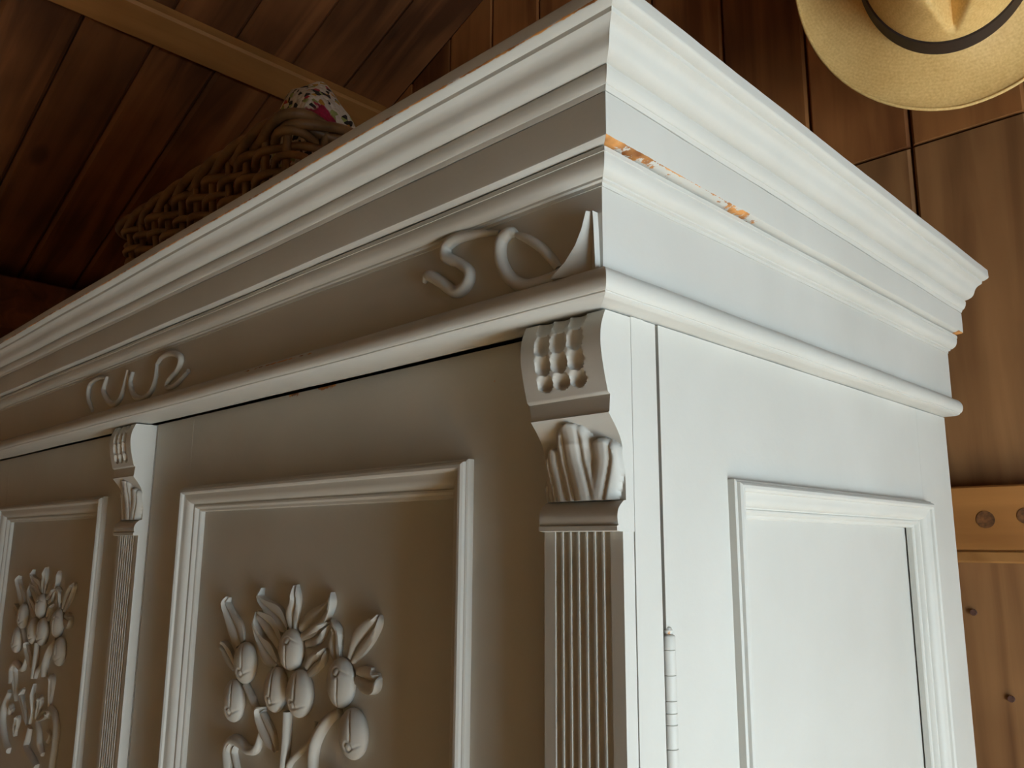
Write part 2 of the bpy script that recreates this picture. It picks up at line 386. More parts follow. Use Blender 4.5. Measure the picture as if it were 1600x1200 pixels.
def back_profile(p, z, t):
    """the cornice sags a touch towards the back wall"""
    return p, z-(.0045*t if z > .08 else .0)
def sweep(name, prof, pback, stations, wearfn=None):
    """stations: list of functions (p, z) -> point ; closed profile with a back"""
    pr = list(prof)+[(pback, prof[-1][1]), (pback, prof[0][1])]
    rings = []; wr = []
    for si, s in enumerate(stations):
        ring = []
        for j, (p, z) in enumerate(pr):
            ring.append(s(p, z)); wr.append(wearfn(si, j, p, z, ring[-1]) if wearfn else 0.0)
        rings.append(ring)
    V, F = loft(rings)
    return obj(name, V, F, PAINT, core, smooth=32, wear=wr)
def jit(i, k): return .00007*math.sin(i*1.7+k*2.1)+.00016*math.sin(i*.43+k)
NF, NS = 64, 60
def bump1(x, c, w_): return math.exp(-((x-c)/w_)**2)
for gi, (nm, pr, pb) in enumerate(GROUPS):
    zs = [z for p, z in pr]
    def front(i):
        t = i/NF
        def s(p, z):
            xl, xr = XW-p, p
            return (xl+(xr-xl)*t, -p+jit(i, gi), z+jit(i, gi+3)*(0 < i < NF))
        return s
    def right(i):
        t = i/NS
        def s(p, z):
            pp, zz = back_profile(p, z, t)
            return (pp+jit(i, gi+5)*(0 < i < NS), -p+(YB+p)*t, zz+jit(i, gi+7)*(0 < i < NS))
        return s
    def left(i):
        def s(p, z): return (XW-p, -p+(YB+p)*i/4, z)
        return s
    wf_, wr_ = None, None
    if nm == 'upper_board':
        # bare orange pine where the paint has rubbed off the lower arris of the side board
        def wr_(si, j, p, z, P):
            if not .0665 < z < .0683 or j > 4: return 0
            y = P[1]
            k = max((.62 if j == 2 else .64-max(0, y+.010)*4.2)*(y < .062), (.50 if j == 2 else .28)*(.05 < y < .11), .60*bump1(y, .125, .035), .30*bump1(y, .2, .05), .62*(y > YB-.012))
            return k
        def wf_(si, j, p, z, P): return (.34*abs(math.sin(P[0]*9)) if .0665 < z < .0683 and j in (2, 3) else 0)
    if nm == 'crown_moulding':
        def wf_(si, j, p, z, P): return .68 if j == 3 else .36 if j in (2, 4) else 0
        def wr_(si, j, p, z, P): return 0
    if nm == 'bead_moulding':
        def wf_(si, j, p, z, P): return (.52 if j in (5, 6) else 0)*(bump1(P[0], -.33, .12)+.8*bump1(P[0], -.75, .15)+.4*bump1(P[0], -.05, .03))
        def wr_(si, j, p, z, P): return .18
    sweep(nm, pr, pb, [front(i) for i in range(NF+1)], wf_)
    sweep(nm, pr, pb, [right(i) for i in range(NS+1)], wr_)
    sweep(nm, pr, pb, [left(i) for i in range(5)])

# --- scroll carvings on the frieze
def zoompt(z, ox, oy, s, ax, val): return at(ox+z[0]/s, oy+z[1]/s, ax, val)
def scroll(name, strokes, ox, oy, s, k=1.0):
    P = []
    for st in strokes:
        pts = [zoompt(q, ox, oy, s, 1, -.001) for q in st]
        rr = [q[2] for q in st]
        path = smooth_path([np.append(p, r*k) for p, r in zip(pts, rr)], 6)
        P.append(tube_vf([p[:3] for p in path], [p[3] for p in path], 10, (0, 1, 0), 1.15))
    V, F = join_vf(P)
    return obj(name, V, F, PAINT, core, smooth=50)
scroll('scroll_carving', [[(222, 500, .0012), (250, 462, .0032), (320, 500, .0034), (395, 552, .0034), (455, 522, .0036), (478, 450, .0034), (420, 395, .0030), (352, 362, .0036), (352, 300, .0036), (420, 250, .0034), (520, 232, .0024), (640, 222, .0012)]], 600, 300, 3.529, 1.22)
scroll('scroll_carving', [[(735, 235, .0014), (700, 225, .0032), (655, 270, .0037), (645, 350, .0036), (668, 430, .0036), (715, 490, .0036), (785, 520, .0036), (880, 500, .0034), (975, 455, .0030), (1040, 395, .0028), (1090, 310, .0025), (1135, 190, .0018), (1152, 130, .0012)],
                          [(735, 238, .0016), (800, 262, .0024), (870, 310, .0026), (930, 375, .0026), (965, 425, .0020)]], 600, 300, 3.529, 1.22)
# the leaf end at the corner of the frieze
lsec = []
for a_, b_ in (((1150, 120), (1172, 112)), ((1125, 220), (1178, 200)), ((1090, 310), (1182, 290)), ((1035, 400), (1186, 370)), ((985, 455), (1188, 425)), ((955, 492), (1190, 450))):
    pa, pb = zoompt(a_, 600, 300, 3.529, 1, -.001), zoompt(b_, 600, 300, 3.529, 1, -.001)
    lsec.append([tuple(pa*(1-t)+pb*t+np.array([0, dy, 0])) for t, dy in ((0, .002), (0, -.0058), (.2, -.0048), (.5, -.0028), (.87, -.0011), (.89, -.0030), (1, -.0036), (1, .002))])
obj('scroll_leaf', *loft(lsec), PAINT, core, smooth=50)
scroll('scroll_carving', [[(512, 432, .003), (490, 365, .004), (497, 290, .004), (545, 250, .004), (592, 250, .003)],
                          [(588, 255, .003), (575, 330, .005), (620, 392, .005), (665, 365, .0045), (690, 290, .004), (708, 205, .003)],
                          [(735, 215, .003), (722, 280, .004), (742, 345, .005), (790, 362, .005), (838, 320, .0045), (862, 250, .004), (868, 168, .003)],
                          [(868, 170, .003), (900, 130, .004), (955, 112, .005), (1000, 140, .005), (985, 200, .0045), (935, 262, .0045), (925, 300, .004), (970, 285, .004), (1042, 208, .003)]], 0, 520, 3.529, .68)

# --- bolection panel moulding, four mitred pieces.  section: (inset from outer edge, height over the frame)
BOL = [(0, -.003), (0, .0046), (.0010, .0054), (.0016, .0054), (.0020, .0074), (.0034, .0086), (.0054, .0086), (.0068, .0074), (.0074, .0056), (.0082, .0052), (.0110, .0050), (.0138, .0038), (.0156, .0016), (.0162, -.0004), (.0170, -.0008), (.0178, -.0002), (.0192, -.0004), (.0202, -.0018), (.0208, -.0038), (.0226, -.0044), (.0232, -.0054), (.0232, -.010)]
def panel_moulding(parent, O, U, W_, Nn, u0, u1, v0, v1, k=1.0, wearing=True):
    """frame in the plane O + u*U + v*W_, raised along Nn"""
    O, U, W_, Nn = [np.array(a, float) for a in (O, U, W_, Nn)]
    def P(u, v, h): return tuple(O+U*u+W_*v+Nn*h)
    sides = [((u0, v1), (u1, v1)), ((u1, v1), (u1, v0)), ((u1, v0), (u0, v0)), ((u0, v0), (u0, v1))]
    cu, cv = (u0+u1)/2, (v0+v1)/2
    for si, (a, b) in enumerate(sides):
        def ring(c):
            su, sv = (1 if c[0] < cu else -1), (1 if c[1] < cv else -1)
            return [P(c[0]+su*d*k, c[1]+sv*d*k, h*k) for d, h in BOL]
        ra, rb = ring(a), ring(b); n = 24; rings = []; wr = []
        e = .00035
        for i in range(n+1):
            t = i/n; rings.append([tuple(np.array(p)*(1-t)+np.array(q)*t) for p, q in zip(ra, rb)])
            for j in range(len(BOL)):
                wr.append((.47*bump1(t, .5, .32) if si == 0 else .16) if wearing and j in (4,) else 0.0)
        V, F = loft(rings)
        obj('panel_moulding', V, F, PAINT, parent, smooth=30, wear=wr)

# --- carcass side, right
zt, zb_ = -.105, -1.50
SP = (.1355, .489)
bx = [('stile', (XS-.026, XS, YDB+.003, SP[0]+.004, ZB, -.0172)), ('stile', (XS-.022, XS, SP[1]-.004, YB, ZB, -.0172)),
      ('rail', (XS-.022, XS-.0001, SP[0]+.004, SP[1]-.004, zt-.004, -.0172)), ('rail', (XS-.022, XS-.0001, SP[0]+.004, SP[1]-.004, ZB, zb_+.004))]
for nm, b in bx: box(nm, b, PAINT, carc)
# the side panel is bowed, shaped so its rear part falls darker and warmer
nu = 24; V = []; F = []
for i in range(nu+1):
    y = SP[0]+.006+(SP[1]-SP[0]-.012)*i/nu; t = i/nu
    bow = -.0065+.0012*math.sin(math.pi*t)-.0068*max(0, (t-.45)/.55)**1.6
    V += [(XS+bow, y, zt-.004), (XS+bow, y, zb_+.004)]
for i in range(nu): F.append((2*i, 2*i+1, 2*i+3, 2*i+2))
obj('side_panel', V, F, PAINT, carc, smooth=40)
panel_moulding(carc, (XS, 0, 0), (0, 1, 0), (0, 0, 1), (1, 0, 0), SP[0], SP[1], zb_, zt, 1.05, False)

# --- corbel height field
ZC0, ZC1 = -.0178, -.1394
_bulge = [tuple(p) for p in smooth_path([(-.0130, .0150), (-.0190, .0121), (-.0265, .0091), (-.0345, .0080), (-.0430, .0087), (-.0530, .0108), (-.0640, .0139)], 6)]
_slant = [tuple(p) for p in smooth_path([(-.0756, .0142), (-.0834, .0208), (-.0900, .0248), (-.0987, .0272), (-.1080, .0281), (-.1226, .0283)], 5)]
_base = [tuple(p) for p in smooth_path([(-.1229, .0262), (-.1250, .0236), (-.1275, .0214), (-.1310, .0204), (-.1345, .0206), (-.1362, .0214)], 4)]
_prof = _bulge+[(-.0648, .0150), (-.0652, .0158), (-.0748, .0150)]+_slant+_base+[(-.1366, .0200), (-.1392, .0200), (-.1396, .0240)]
def corbel_base(z):
    for (za, ya), (zb, yb) in zip(_prof, _prof[1:]):
        if zb <= z <= za: t = (za-z)/(za-zb); return ya+(yb-ya)*t
    return _prof[-1][1] if z < _prof[-1][0] else _prof[0][1]
def corbel_relief(u, z):
    """u 0..1 across; returns height towards the viewer (negative = carved in)"""
    h = 0.0
    if z > -.0610 and .16 < u < .80:                       # gouged scales, three to a row
        c0, cw = .175, .205; best = 0.0
        for zb, hh in ((-.0150, .0064), (-.0268, .0064), (-.0388, .0064), (-.0502, .0062), (-.0594, .0048)):
            for c in range(3):
                du = (u-c0-cw*(c+.5))/(cw*.485); dv = (z-zb-hh)/hh
                if dv > 0: dv *= .80
                rr = du*du+dv*dv
                if rr < 1:
                    best = max(best, .0042*(1-rr)**.55*(.80-.35*dv))
        h -= best
    if -.1226 < z < -.076:                                   # leaf with five lobes
        lob = [(.46, .25, -.0785, .0078), (.17, .15, -.0910, .0058), (.79, .235, -.0880, .0064), (.04, .12, -.1065, .0042)]
        best = 0.0
        for uc, hw, zt_, hh in lob:
            spread = hw*(1-.25*max(0, min(1, (z+.1226)/.03-.0)))
            du = abs(u-uc-(.0 if uc == .5 else (.10 if uc < .5 else -.10)*max(0, (-.100-z)/.022)))/hw
            dz_ = (zt_-z)/.012
            if dz_ <= 0: continue
            arch = min(1, math.sqrt(max(0, 1-(1-min(1, dz_))**2)))
            e = arch-du
            if e > 0:
                k = min(1, e/.35)**.5
                vein = .0012*math.exp(-((du-.42)/.09)**2)
                best = max(best, hh*k*(.72+.28*arch)*(1-.28*du)-vein)
        h += best*min(1, .35+(-.0765-z)/.022)*min(1, .45+(1-u)/.10)
    return h
def corbel_vf(x0, x1, yb):
    nu, nz = 56, 150
    zs = sorted(set([p[0] for p in _prof if ZC1-.0005 <= p[0] <= ZC0]+[ZC0+(ZC1-ZC0)*i/nz for i in range(nz+1)]), reverse=True)
    zz = [zs[0]]
    for q in zs[1:]:
        if zz[-1]-q > .00012: zz.append(q)
    V, F = [], []; n = nu+1
    for z in zz:
        base = corbel_base(z)
        wtrim = .0030*max(0, min(1, (-.064-z)/.011))+(.0012 if z < -.1228 else 0)
        for i in range(n):
            u = i/nu
            x = (x0+wtrim*.9)+(x1-x0-wtrim*.9)*u
            V.append((x, min(base-corbel_relief(u, z), yb-.001), z))
    nzv = len(zz)
    for j in range(nzv-1):
        for i in range(nu): F.append((j*n+i, j*n+i+1, (j+1)*n+i+1, (j+1)*n+i))
    s = len(V)
    for z in zz:                         # two back columns
        V += [(x0, yb, z), (x1, yb, z)]
    for j in range(nzv-1):
        F.append((j*n, (j+1)*n, s+2*(j+1), s+2*j)); F.append((j*n+nu, s+2*j+1, s+2*(j+1)+1, (j+1)*n+nu))
        F.append((s+2*j, s+2*(j+1), s+2*(j+1)+1, s+2*j+1))
    F.append(tuple(range(nu+1))+(s+1, s)); F.append(tuple((nzv-1)*n+i for i in range(nu+1))+(s+2*nzv-1, s+2*nzv-2))
    return V, F
def pilaster_vf(x0, x1, yf, yb, z0, z1):
    wd = x1-x0; sec = [(x0, yf)]
    a, b = x0+.135*wd, x0+.86*wd; p = (b-a)/7
    for k in range(7):
        c = a+p*(k+.5); r = p*.40
        for q in range(9):
            t = math.pi*q/8; sec.append((c-r*math.cos(t), yf+.0030*math.sin(t)**.8 if 0 < q < 8 else yf))
    sec += [(x1, yf), (x1, yb), (x0, yb)]
    return loft([[(x, y, z1) for x, y in sec], [(x, y, z0) for x, y in sec]])

# --- carved tulip spray (traced on the right door's panel plane, reused on the left door)
PY = .0455          # face of the door panels
TR = (250, 860, 3.53)
PODS = [(468, 620, 60, 118, -8), (722, 548, 68, 118, -3), (405, 828, 58, 122, -4), (637, 768, 62, 130, 8), (768, 790, 75, 135, 2), (995, 730, 78, 142, -3), (1062, 1012, 82, 146, -8)]
LEAVES = [[(430, 520, 35), (415, 450, 50), (385, 370, 32), (362, 300, 18), (368, 256, 9)],
 [(400, 650, 18), (370, 585, 34), (348, 535, 26), (330, 515, 9)],
 [(690, 440, 20), (640, 372, 50), (580, 312, 30), (548, 262, 16), (550, 206, 12)],
 [(650, 520, 30), (610, 430, 46), (560, 375, 30), (535, 340, 9)],
 [(635, 630, 22), (585, 570, 50), (548, 500, 30), (524, 420, 17), (520, 338, 10)],
 [(722, 440, 24), (724, 355, 45), (746, 280, 28), (740, 192, 12)],
 [(765, 455, 38), (835, 400, 60), (900, 345, 42), (938, 290, 22), (936, 233, 10)],
 [(790, 500, 30), (860, 462, 42), (922, 405, 10)],
 [(962, 605, 28), (955, 525, 50), (968, 450, 32), (938, 388, 10)],
 [(1040, 605, 28), (1082, 525, 58), (1142, 452, 56), (1190, 400, 30), (1200, 356, 9)],
 [(1070, 690, 38), (1120, 712, 62), (1170, 722, 58), (1198, 695, 14)],
 [(800, 665, 34), (840, 622, 45), (885, 590, 30), (906, 545, 8)],
 [(628, 1114, 7), (600, 1040, 42), (566, 960, 38), (548, 895, 24), (566, 874, 8)]]
STEMS = [[(465, 745, 15), (500, 820, 16), (530, 915, 15), (545, 990, 12)],
 [(545, 1000, 10), (525, 1090, 18), (480, 1105, 18), (435, 1062, 20), (395, 1050, 22), (372, 1100, 26), (378, 1220, 26)],
 [(695, 890, 22), (688, 1040, 22), (672, 1220, 22)],
 [(985, 885, 18), (915, 940, 26), (860, 1030, 28), (838, 1120, 28), (835, 1230, 26)],
 [(846, 948, 8), (832, 1040, 14), (770, 1105, 14), (712, 1165, 14), (690, 1220, 12)]]
# lower half of the spray, traced on the left door: leaves fanning from a knot, and curls below it
LLEAVES = [[(75, 850, 4), (72, 770, 12), (70, 700, 12), (82, 655, 4)], [(248, 880, 4), (258, 800, 12), (268, 740, 10), (262, 712, 3)],
 [(130, 975, 4), (115, 890, 13), (104, 820, 11), (118, 785, 3)], [(145, 970, 4), (155, 905, 13), (162, 850, 10), (172, 760, 3)], [(180, 945, 4), (195, 890, 12), (208, 850, 9), (204, 822, 3)],
 [(70, 1035, 5), (72, 990, 14), (88, 950, 10), (90, 925, 3)], [(185, 950, 6), (215, 925, 14), (245, 915, 10), (240, 940, 3)]]
LSTEMS = [[(45, 800, 5), (20, 870, 7), (10, 960, 7), (22, 1060, 7), (40, 1110, 6)], [(255, 885, 6), (282, 930, 8), (288, 1010, 9), (278, 1100, 9), (262, 1210, 9)],
 [(150, 990, 6), (140, 1040, 7), (130, 1090, 7), (160, 1150, 8), (185, 1200, 8)], [(185, 960, 5), (198, 1020, 7), (200, 1080, 7), (215, 1130, 5)], [(60, 900, 4), (52, 880, 6), (45, 920, 5)], [(240, 1010, 4), (258, 1030, 6), (240, 1060, 5)]]
def tp(q): p = at(TR[0]+q[0]/TR[2], TR[1]+q[1]/TR[2], 1, PY-.004); return p
def tl(q): p = at(q[0]/3.3333, 840+q[1]/3.3333, 1, PY-.004); return p
_pair = [((215, 345), (722, 548)), ((305, 600), (1062, 1012)), ((95, 525), (405, 828)), ((125, 400), (468, 620)), ((290, 460), (995, 730))]
OFF = sum((tp(b)-tl(a) for a, b in _pair))/len(_pair)
def scale_at(fn, q):         # metres per pixel along x and z at this pixel
    a, b, c = fn(q), fn((q[0]+1, q[1])), fn((q[0], q[1]+1)); return abs(b[0]-a[0]), abs(c[2]-a[2])
def leaf_obj(parent, pts, fn, off, seed):
    rnd = random.Random(seed)
    P = [fn(q)+off for q in pts]; Ws = []
    for i, q in enumerate(pts):
        sx, sz = scale_at(fn, q); Ws.append((sx, sz, q[2]))
    path = smooth_path([np.array([p[0], p[2], max(.0006, w_[2]*(w_[0]*.45+w_[1]*.45))]) for p, w_ in zip(P, Ws)], 5)
    n = len(path); rings = []; side = rnd.choice((-1, 1))
    cross = [(-1, .0), (-.96, .5), (-.55, .75), (-.12, .55), (0, .30), (.12, .55), (.55, .80), (.96, .55), (1, 0)]
    for i, p in enumerate(path):
        a, b = path[max(0, i-1)], path[min(n-1, i+1)]; d = b[:2]-a[:2]; d /= np.linalg.norm(d)+1e-9; nn = np.array([-d[1], d[0]])
        t = i/(n-1); hh = .0068*(.6+.6*t)*(1 if t < .8 else 1-.55*(t-.8)/.2)
        ring = []
        for c, h in cross:
            e = p[:2]+nn*p[2]*c
            lift = hh*(h+(.45*max(0, c*side)*(.3+t)))
            ring.append((e[0], PY-lift if 0 < h else PY+.001, e[1]))
        rings.append(ring)
    V, F = loft(rings); return obj('leaf', V, F, PAINT, parent, smooth=60)
def pod_obj(parent, q, off, seed):
    c = tp(q)+off; sx, sz = scale_at(tp, q); rx, rz = q[2]*sx, q[3]*sz; a = math.radians(q[4])
    rx *= .86; ry = .0082; nu, nv = 96, 60; V, F = [], []
    rnd = random.Random(seed); s1 = rnd.uniform(-.2, .25); rc = (rnd.uniform(-.1, .12), 0); flip = (1, -1, 1, 1, 1, -1, 1)[seed % 7]
    for j in range(nv+1):
        th = math.pi*j/nv; v = math.cos(th); rr = math.sin(th)
        for i in range(nu):
            ph = 2*math.pi*i/nu; u = rr*math.cos(ph); d = -rr*math.sin(ph)
            k = 1.0
            if d < 0:        # engraved line and eye on the face turned to the room
                w2 = v*flip
                cu = s1*.6+.34*(1-w2*w2)-.12
                g = math.exp(-((u-cu)/.05)**2)*(-.22 < w2 < .9)
                g2 = math.exp(-((w2+.62-.30*u)/.045)**2)*(u > rc[0]+.16)
                ring = math.exp(-((math.hypot((u-rc[0]), (w2+.45)*1.35)-.22)/.055)**2)
                k = 1-.15*max(g, g2, ring)
            X_, Z_ = u*rx, v*rz
            V.append((c[0]+X_*math.cos(a)+Z_*math.sin(a)*.7, PY-.003+d*ry*k, c[2]-X_*math.sin(a)*.7+Z_*math.cos(a)))
    for j in range(nv):
        for i in range(nu): F.append((j*nu+i, j*nu+(i+1) % nu, (j+1)*nu+(i+1) % nu, (j+1)*nu+i))
    return obj('seed_pod', V, F, PAINT, parent, smooth=60)
def stem_obj(parent, pts, fn, off):
    P = []
    for q in pts:
        sx, sz = scale_at(fn, q); p = fn(q)+off; P.append((p[0], PY-.0015, p[2], q[2]*sx*(.72 if fn is tp else .9)))
    path = smooth_path(P, 6)
    return obj('stem', *tube_vf([p[:3] for p in path], [max(.0012, p[3]) for p in path], 10, (0, 1, 0), 1.2 if fn is tp else 1.0), PAINT, parent, smooth=60)
def carve(parent, off):
    for i, l in enumerate(LEAVES): leaf_obj(parent, l, tp, off, i)
    for i, q in enumerate(PODS): pod_obj(parent, q, off, i)
    for s in STEMS: stem_obj(parent, s, tp, off)
    for i, l in enumerate(LLEAVES): leaf_obj(parent, l, tl, OFF+off, 40+i)
    for s in LSTEMS: stem_obj(parent, s, tl, OFF+off)

# --- doors
CH = [at(458, 612, 1, YD)[0], at(511, 601, 1, YD)[0]]
def chips(x): return .66*max(1.0*(abs(x-CH[0]) < .009), 1.0*(abs(x-CH[1]) < .014))
DT = -.0171            # top edge of the doors
def door(xl, xr, pil, mo, mz, off):
    """xl..xr door, pil = list of (x0, x1) pilasters, mo = outer moulding x range, mz = outer moulding z range"""
    d = obj('door', *box_vf(xl, xr, YD+.0125, YDB, ZB+.003, DT-.0004), PAINT, WR)
    e = .003
    for nm, b in (('stile', (xl, mo[0]+e, YD, YD+.0125, ZB+.003, DT)), ('stile', (mo[1]-e, xr, YD, YD+.0125, ZB+.003, DT)),
                  ('rail', (mo[0]+e, mo[1]-e, YD+.0001, YD+.0125, ZB+.003, mz[0]+e))):
        box(nm, b, PAINT, d)
    # top rail, its upper edge chipped in two places
    n = 120; rings = []; wr = []
    for i in range(n+1):
        x = mo[0]+e+(mo[1]-mo[0]-2*e)*i/n
        k = chips(x)
        rings.append([(x, YD+.0001, mz[1]-e), (x, YD+.0001, DT-.005), (x, YD+.0001, DT-.0030), (x, YD+.0001, DT), (x, YD+.0125, DT), (x, YD+.0125, mz[1]-e)])
        wr += [0, 0, k*.62, k, 0, 0]
    obj('rail', *loft(rings), PAINT, d, wear=wr)
    box('panel', (mo[0]+e, mo[1]-e, PY, YD+.0125, mz[0]+e, mz[1]-e), PAINT, d)
    panel_moulding(d, (0, YD, 0), (1, 0, 0), (0, 0, 1), (0, -1, 0), mo[0], mo[1], mz[0], mz[1], 1.08)
    for x0, x1 in pil:
        obj('corbel', *corbel_vf(x0, x1, YD-.0004), PAINT, d, smooth=38)
        obj('pilaster', *pilaster_vf(x0+.003, x1-.0006, .0258, YD-.0004, ZB+.06, ZC1+.0004), PAINT, d, smooth=50)
    carve(d, off)
    return d
DC = -.667             # joint between the doors
MO = (-.578, -.1405); MZ = (-1.45, -.0910)
d1 = door(DC+.0012, XS, [(XS-.0612, XS)], MO, MZ, np.zeros(3))
d2 = door(XW+.03, DC-.0012, [(DC-.0012-.0615, DC-.0012)], (-1.236, -.797), (-1.45, -.0925), -OFF*np.array([1, 0, 0]))
# hinge barrel at the side gap
def hinge(parent, x, y, ztop):
    prof = [(0, 0), (.0022, -.0006), (.0030, -.0022), (.0024, -.0040), (.0040, -.0050)]
    z = -.005
    for ln in (.0075, .0135, .0135, .0065, .006, .0125, .0120):
        prof += [(.0042, z-.0004), (.0042, z-ln+.0004), (.0036, z-ln)]; z -= ln
    prof += [(.0030, z-.002), (0, z-.004)]
    n = 14; V, F = [], []
    for r, zz in prof:
        for i in range(n): V.append((x+max(r, .0002)*math.cos(2*math.pi*i/n), y+max(r, .0002)*math.sin(2*math.pi*i/n), ztop+zz))
    for j in range(len(prof)-1):
        for i in range(n): F.append((j*n+i, j*n+(i+1) % n, (j+1)*n+(i+1) % n, (j+1)*n+i))
    wr = [.42 if abs(zz) < .0045 else .28*(abs(math.sin(zz*300)) > .9) for r, zz in prof for i in range(n)]
    return obj('hinge', V, F, PAINT, parent, smooth=40, wear=wr)
hinge(d1, XS-.0008, .0655, -.1915); hinge(d1, XS-.0008, .0655, -1.4)

# ------------------------------------------------------------------ wicker basket on top of the wardrobe
TOP = .1350
BX0, BX1, BY0, BY1, BZ0, BZ1 = -1.075, -.548, .112, .42, TOP, .356
BK = empty('wicker_basket', ((BX0+BX1)/2, (BY0+BY1)/2, TOP+ZO))
tag(BK, 'brown woven willow basket standing on top of the wardrobe', 'basket')
def ring_path(z, inset, n, rad=.022):
    """rounded rectangle, n points, with arc length parameter"""
    x0, x1, y0, y1 = BX0+inset, BX1-inset, BY0+inset, BY1-inset
    segs = []
    def arc(cx, cy, a0):
        return [(cx+rad*math.cos(a0+math.pi/2*k/5), cy+rad*math.sin(a0+math.pi/2*k/5)) for k in range(6)]
    poly = arc(x1-rad, y1-rad, 0)+arc(x0+rad, y1-rad, math.pi/2)+arc(x0+rad, y0+rad, math.pi)+arc(x1-rad, y0+rad, 1.5*math.pi)
    poly.append(poly[0]); L_ = [0]
    for a, b in zip(poly, poly[1:]): L_.append(L_[-1]+math.hypot(b[0]-a[0], b[1]-a[1]))
    out = []
    for i in range(n):
        s = L_[-1]*i/n; k = max(j for j in range(len(L_)) if L_[j] <= s+1e-9); k = min(k, len(poly)-2)
        t = (s-L_[k])/(L_[k+1]-L_[k]+1e-9); a, b = poly[k], poly[k+1]
        d = math.hypot(b[0]-a[0], b[1]-a[1])+1e-9; nx, ny = (b[1]-a[1])/d, -(b[0]-a[0])/d
        out.append((a[0]+(b[0]-a[0])*t, a[1]+(b[1]-a[1])*t, nx, ny))
    return out
NST = 34
def inset(z): return .030*(1-(z-BZ0)/(BZ1-BZ0))
rows = 15
def closed_tube(pts, rad, n=7):
    P = [np.array(p) for p in pts]; N_ = len(P); rings = []
    for i in range(N_):
        t = P[(i+1) % N_]-P[i-1]; t /= np.linalg.norm(t); a = np.array([0, 0, 1.]); a -= t*(a@t); a /= np.linalg.norm(a); b = np.cross(t, a)
        rings.append([P[i]+rad*(math.cos(q)*b+math.sin(q)*a) for q in [2*math.pi*k/n for k in range(n)]])
    V = [p for r in rings for p in r]; F = []
    for i in range(N_):
        for j in range(n): F.append((i*n+j, i*n+(j+1) % n, ((i+1) % N_)*n+(j+1) % n, ((i+1) % N_)*n+j))
    return V, F
rb = random.Random(3)
for r in range(rows):
    z = BZ0+.0125+(BZ1-BZ0-.038)*r/(rows-1); n = NST*6
    rp = ring_path(z, inset(z), n); ph = rb.uniform(0, 6)
    pts = []
    for i, (x, y, nx, ny) in enumerate(rp):
        o_ = .0078*math.cos(math.pi*(i/6)+(math.pi if r % 2 else 0))
        zz = z+.0030*math.sin(i*.21+ph)+.0016*math.sin(i*.053+2*ph)
        pts.append((x+nx*o_, y+ny*o_, zz))
    obj('weaver', *closed_tube(pts, rb.uniform(.0046, .0060)), WILLOW, BK, smooth=60)
st0, st1 = ring_path(0, inset(BZ0), NST), ring_path(0, 0, NST)
for (a, b) in zip(st0, st1):
    obj('stake', *tube_vf([(a[0], a[1], BZ0+.0015), (a[0]*.5+b[0]*.5, a[1]*.5+b[1]*.5, (BZ0+BZ1)/2), (b[0], b[1], BZ1-.006)], .0052, 7), WILLOW, BK, smooth=60)
for k in range(3):         # twisted rim of three thick rods
    rp = ring_path(0, 0, NST*6); pts = []
    for i, (x, y, nx, ny) in enumerate(rp):
        a = 2*math.pi*i/(len(rp))*9+2*math.pi*k/3
        pts.append((x+nx*.0075*math.cos(a), y+ny*.0075*math.cos(a), BZ1-.010+.0075*math.sin(a)))
    obj('rim_rod', *closed_tube(pts, .0066, 8), WILLOW, BK, smooth=60)
obj('basket_base', *box_vf(BX0+.034, BX1-.034, BY0+.034, BY1-.034, BZ0, BZ0+.008), WILLOW, BK)

# crocheted blanket heaped in the basket
FLOWER = (.225, -.085, .245)
CROCHET = crochet_material()
nx_, ny_ = 70, 44; V, F = [], []
for j in range(ny_+1):
    for i in range(nx_+1):
        u, v = i/nx_, j/ny_
        x = BX0+.04+(BX1-BX0-.08)*u; y = BY0+.04+(BY1-BY0-.08)*v
        e = min(1, min(u, 1-u)*18)*min(1, min(v, 1-v)*14); e = e**.6
        pk = math.exp(-((u-.84)/.19)**2)*math.exp(-((v-.22)/.32)**2)
        h = .008*math.sin(u*9+v*4)+.006*math.sin(v*13+u*3)+.150*pk+.006*math.sin(u*31)*math.sin(v*23+u*9)
        V.append((x, y, BZ0+.03+e*(.155+h)))
n_ = len(V)
for j in range(ny_):
    for i in range(nx_): a = j*(nx_+1)+i; F.append((a, a+1, a+nx_+2, a+nx_+1))
for j in range(ny_+1):
    for i in range(nx_+1): p = V[j*(nx_+1)+i]; V.append((p[0], p[1], BZ0+.012))
for j in range(ny_):
    for i in range(nx_): a = n_+j*(nx_+1)+i; F.append((a, a+nx_+1, a+nx_+2, a+1))
rim = [i for i in range(nx_+1)]+[j*(nx_+1)+nx_ for j in range(1, ny_+1)]+[ny_*(nx_+1)+i for i in range(nx_-1, -1, -1)]+[j*(nx_+1) for j in range(ny_-1, 0, -1)]
for a, b in zip(rim, rim[1:]+rim[:1]): F.append((a, b, b+n_, a+n_))
BL = empty('tmp', (0, 0, 0)); bpy.data.objects.remove(BL)
bl_root = obj('crochet_blanket', V, F, CROCHET, None, smooth=70)
c0 = Vector(((BX0+BX1)/2, (BY0+BY1)/2, BZ0+.012+ZO))
bl_root.data.transform(Matrix.Translation(-c0)); bl_root.location = c0
tag(bl_root, 'cream and multicoloured crocheted blanket with crimson flower heaped in the wicker basket', 'blanket')

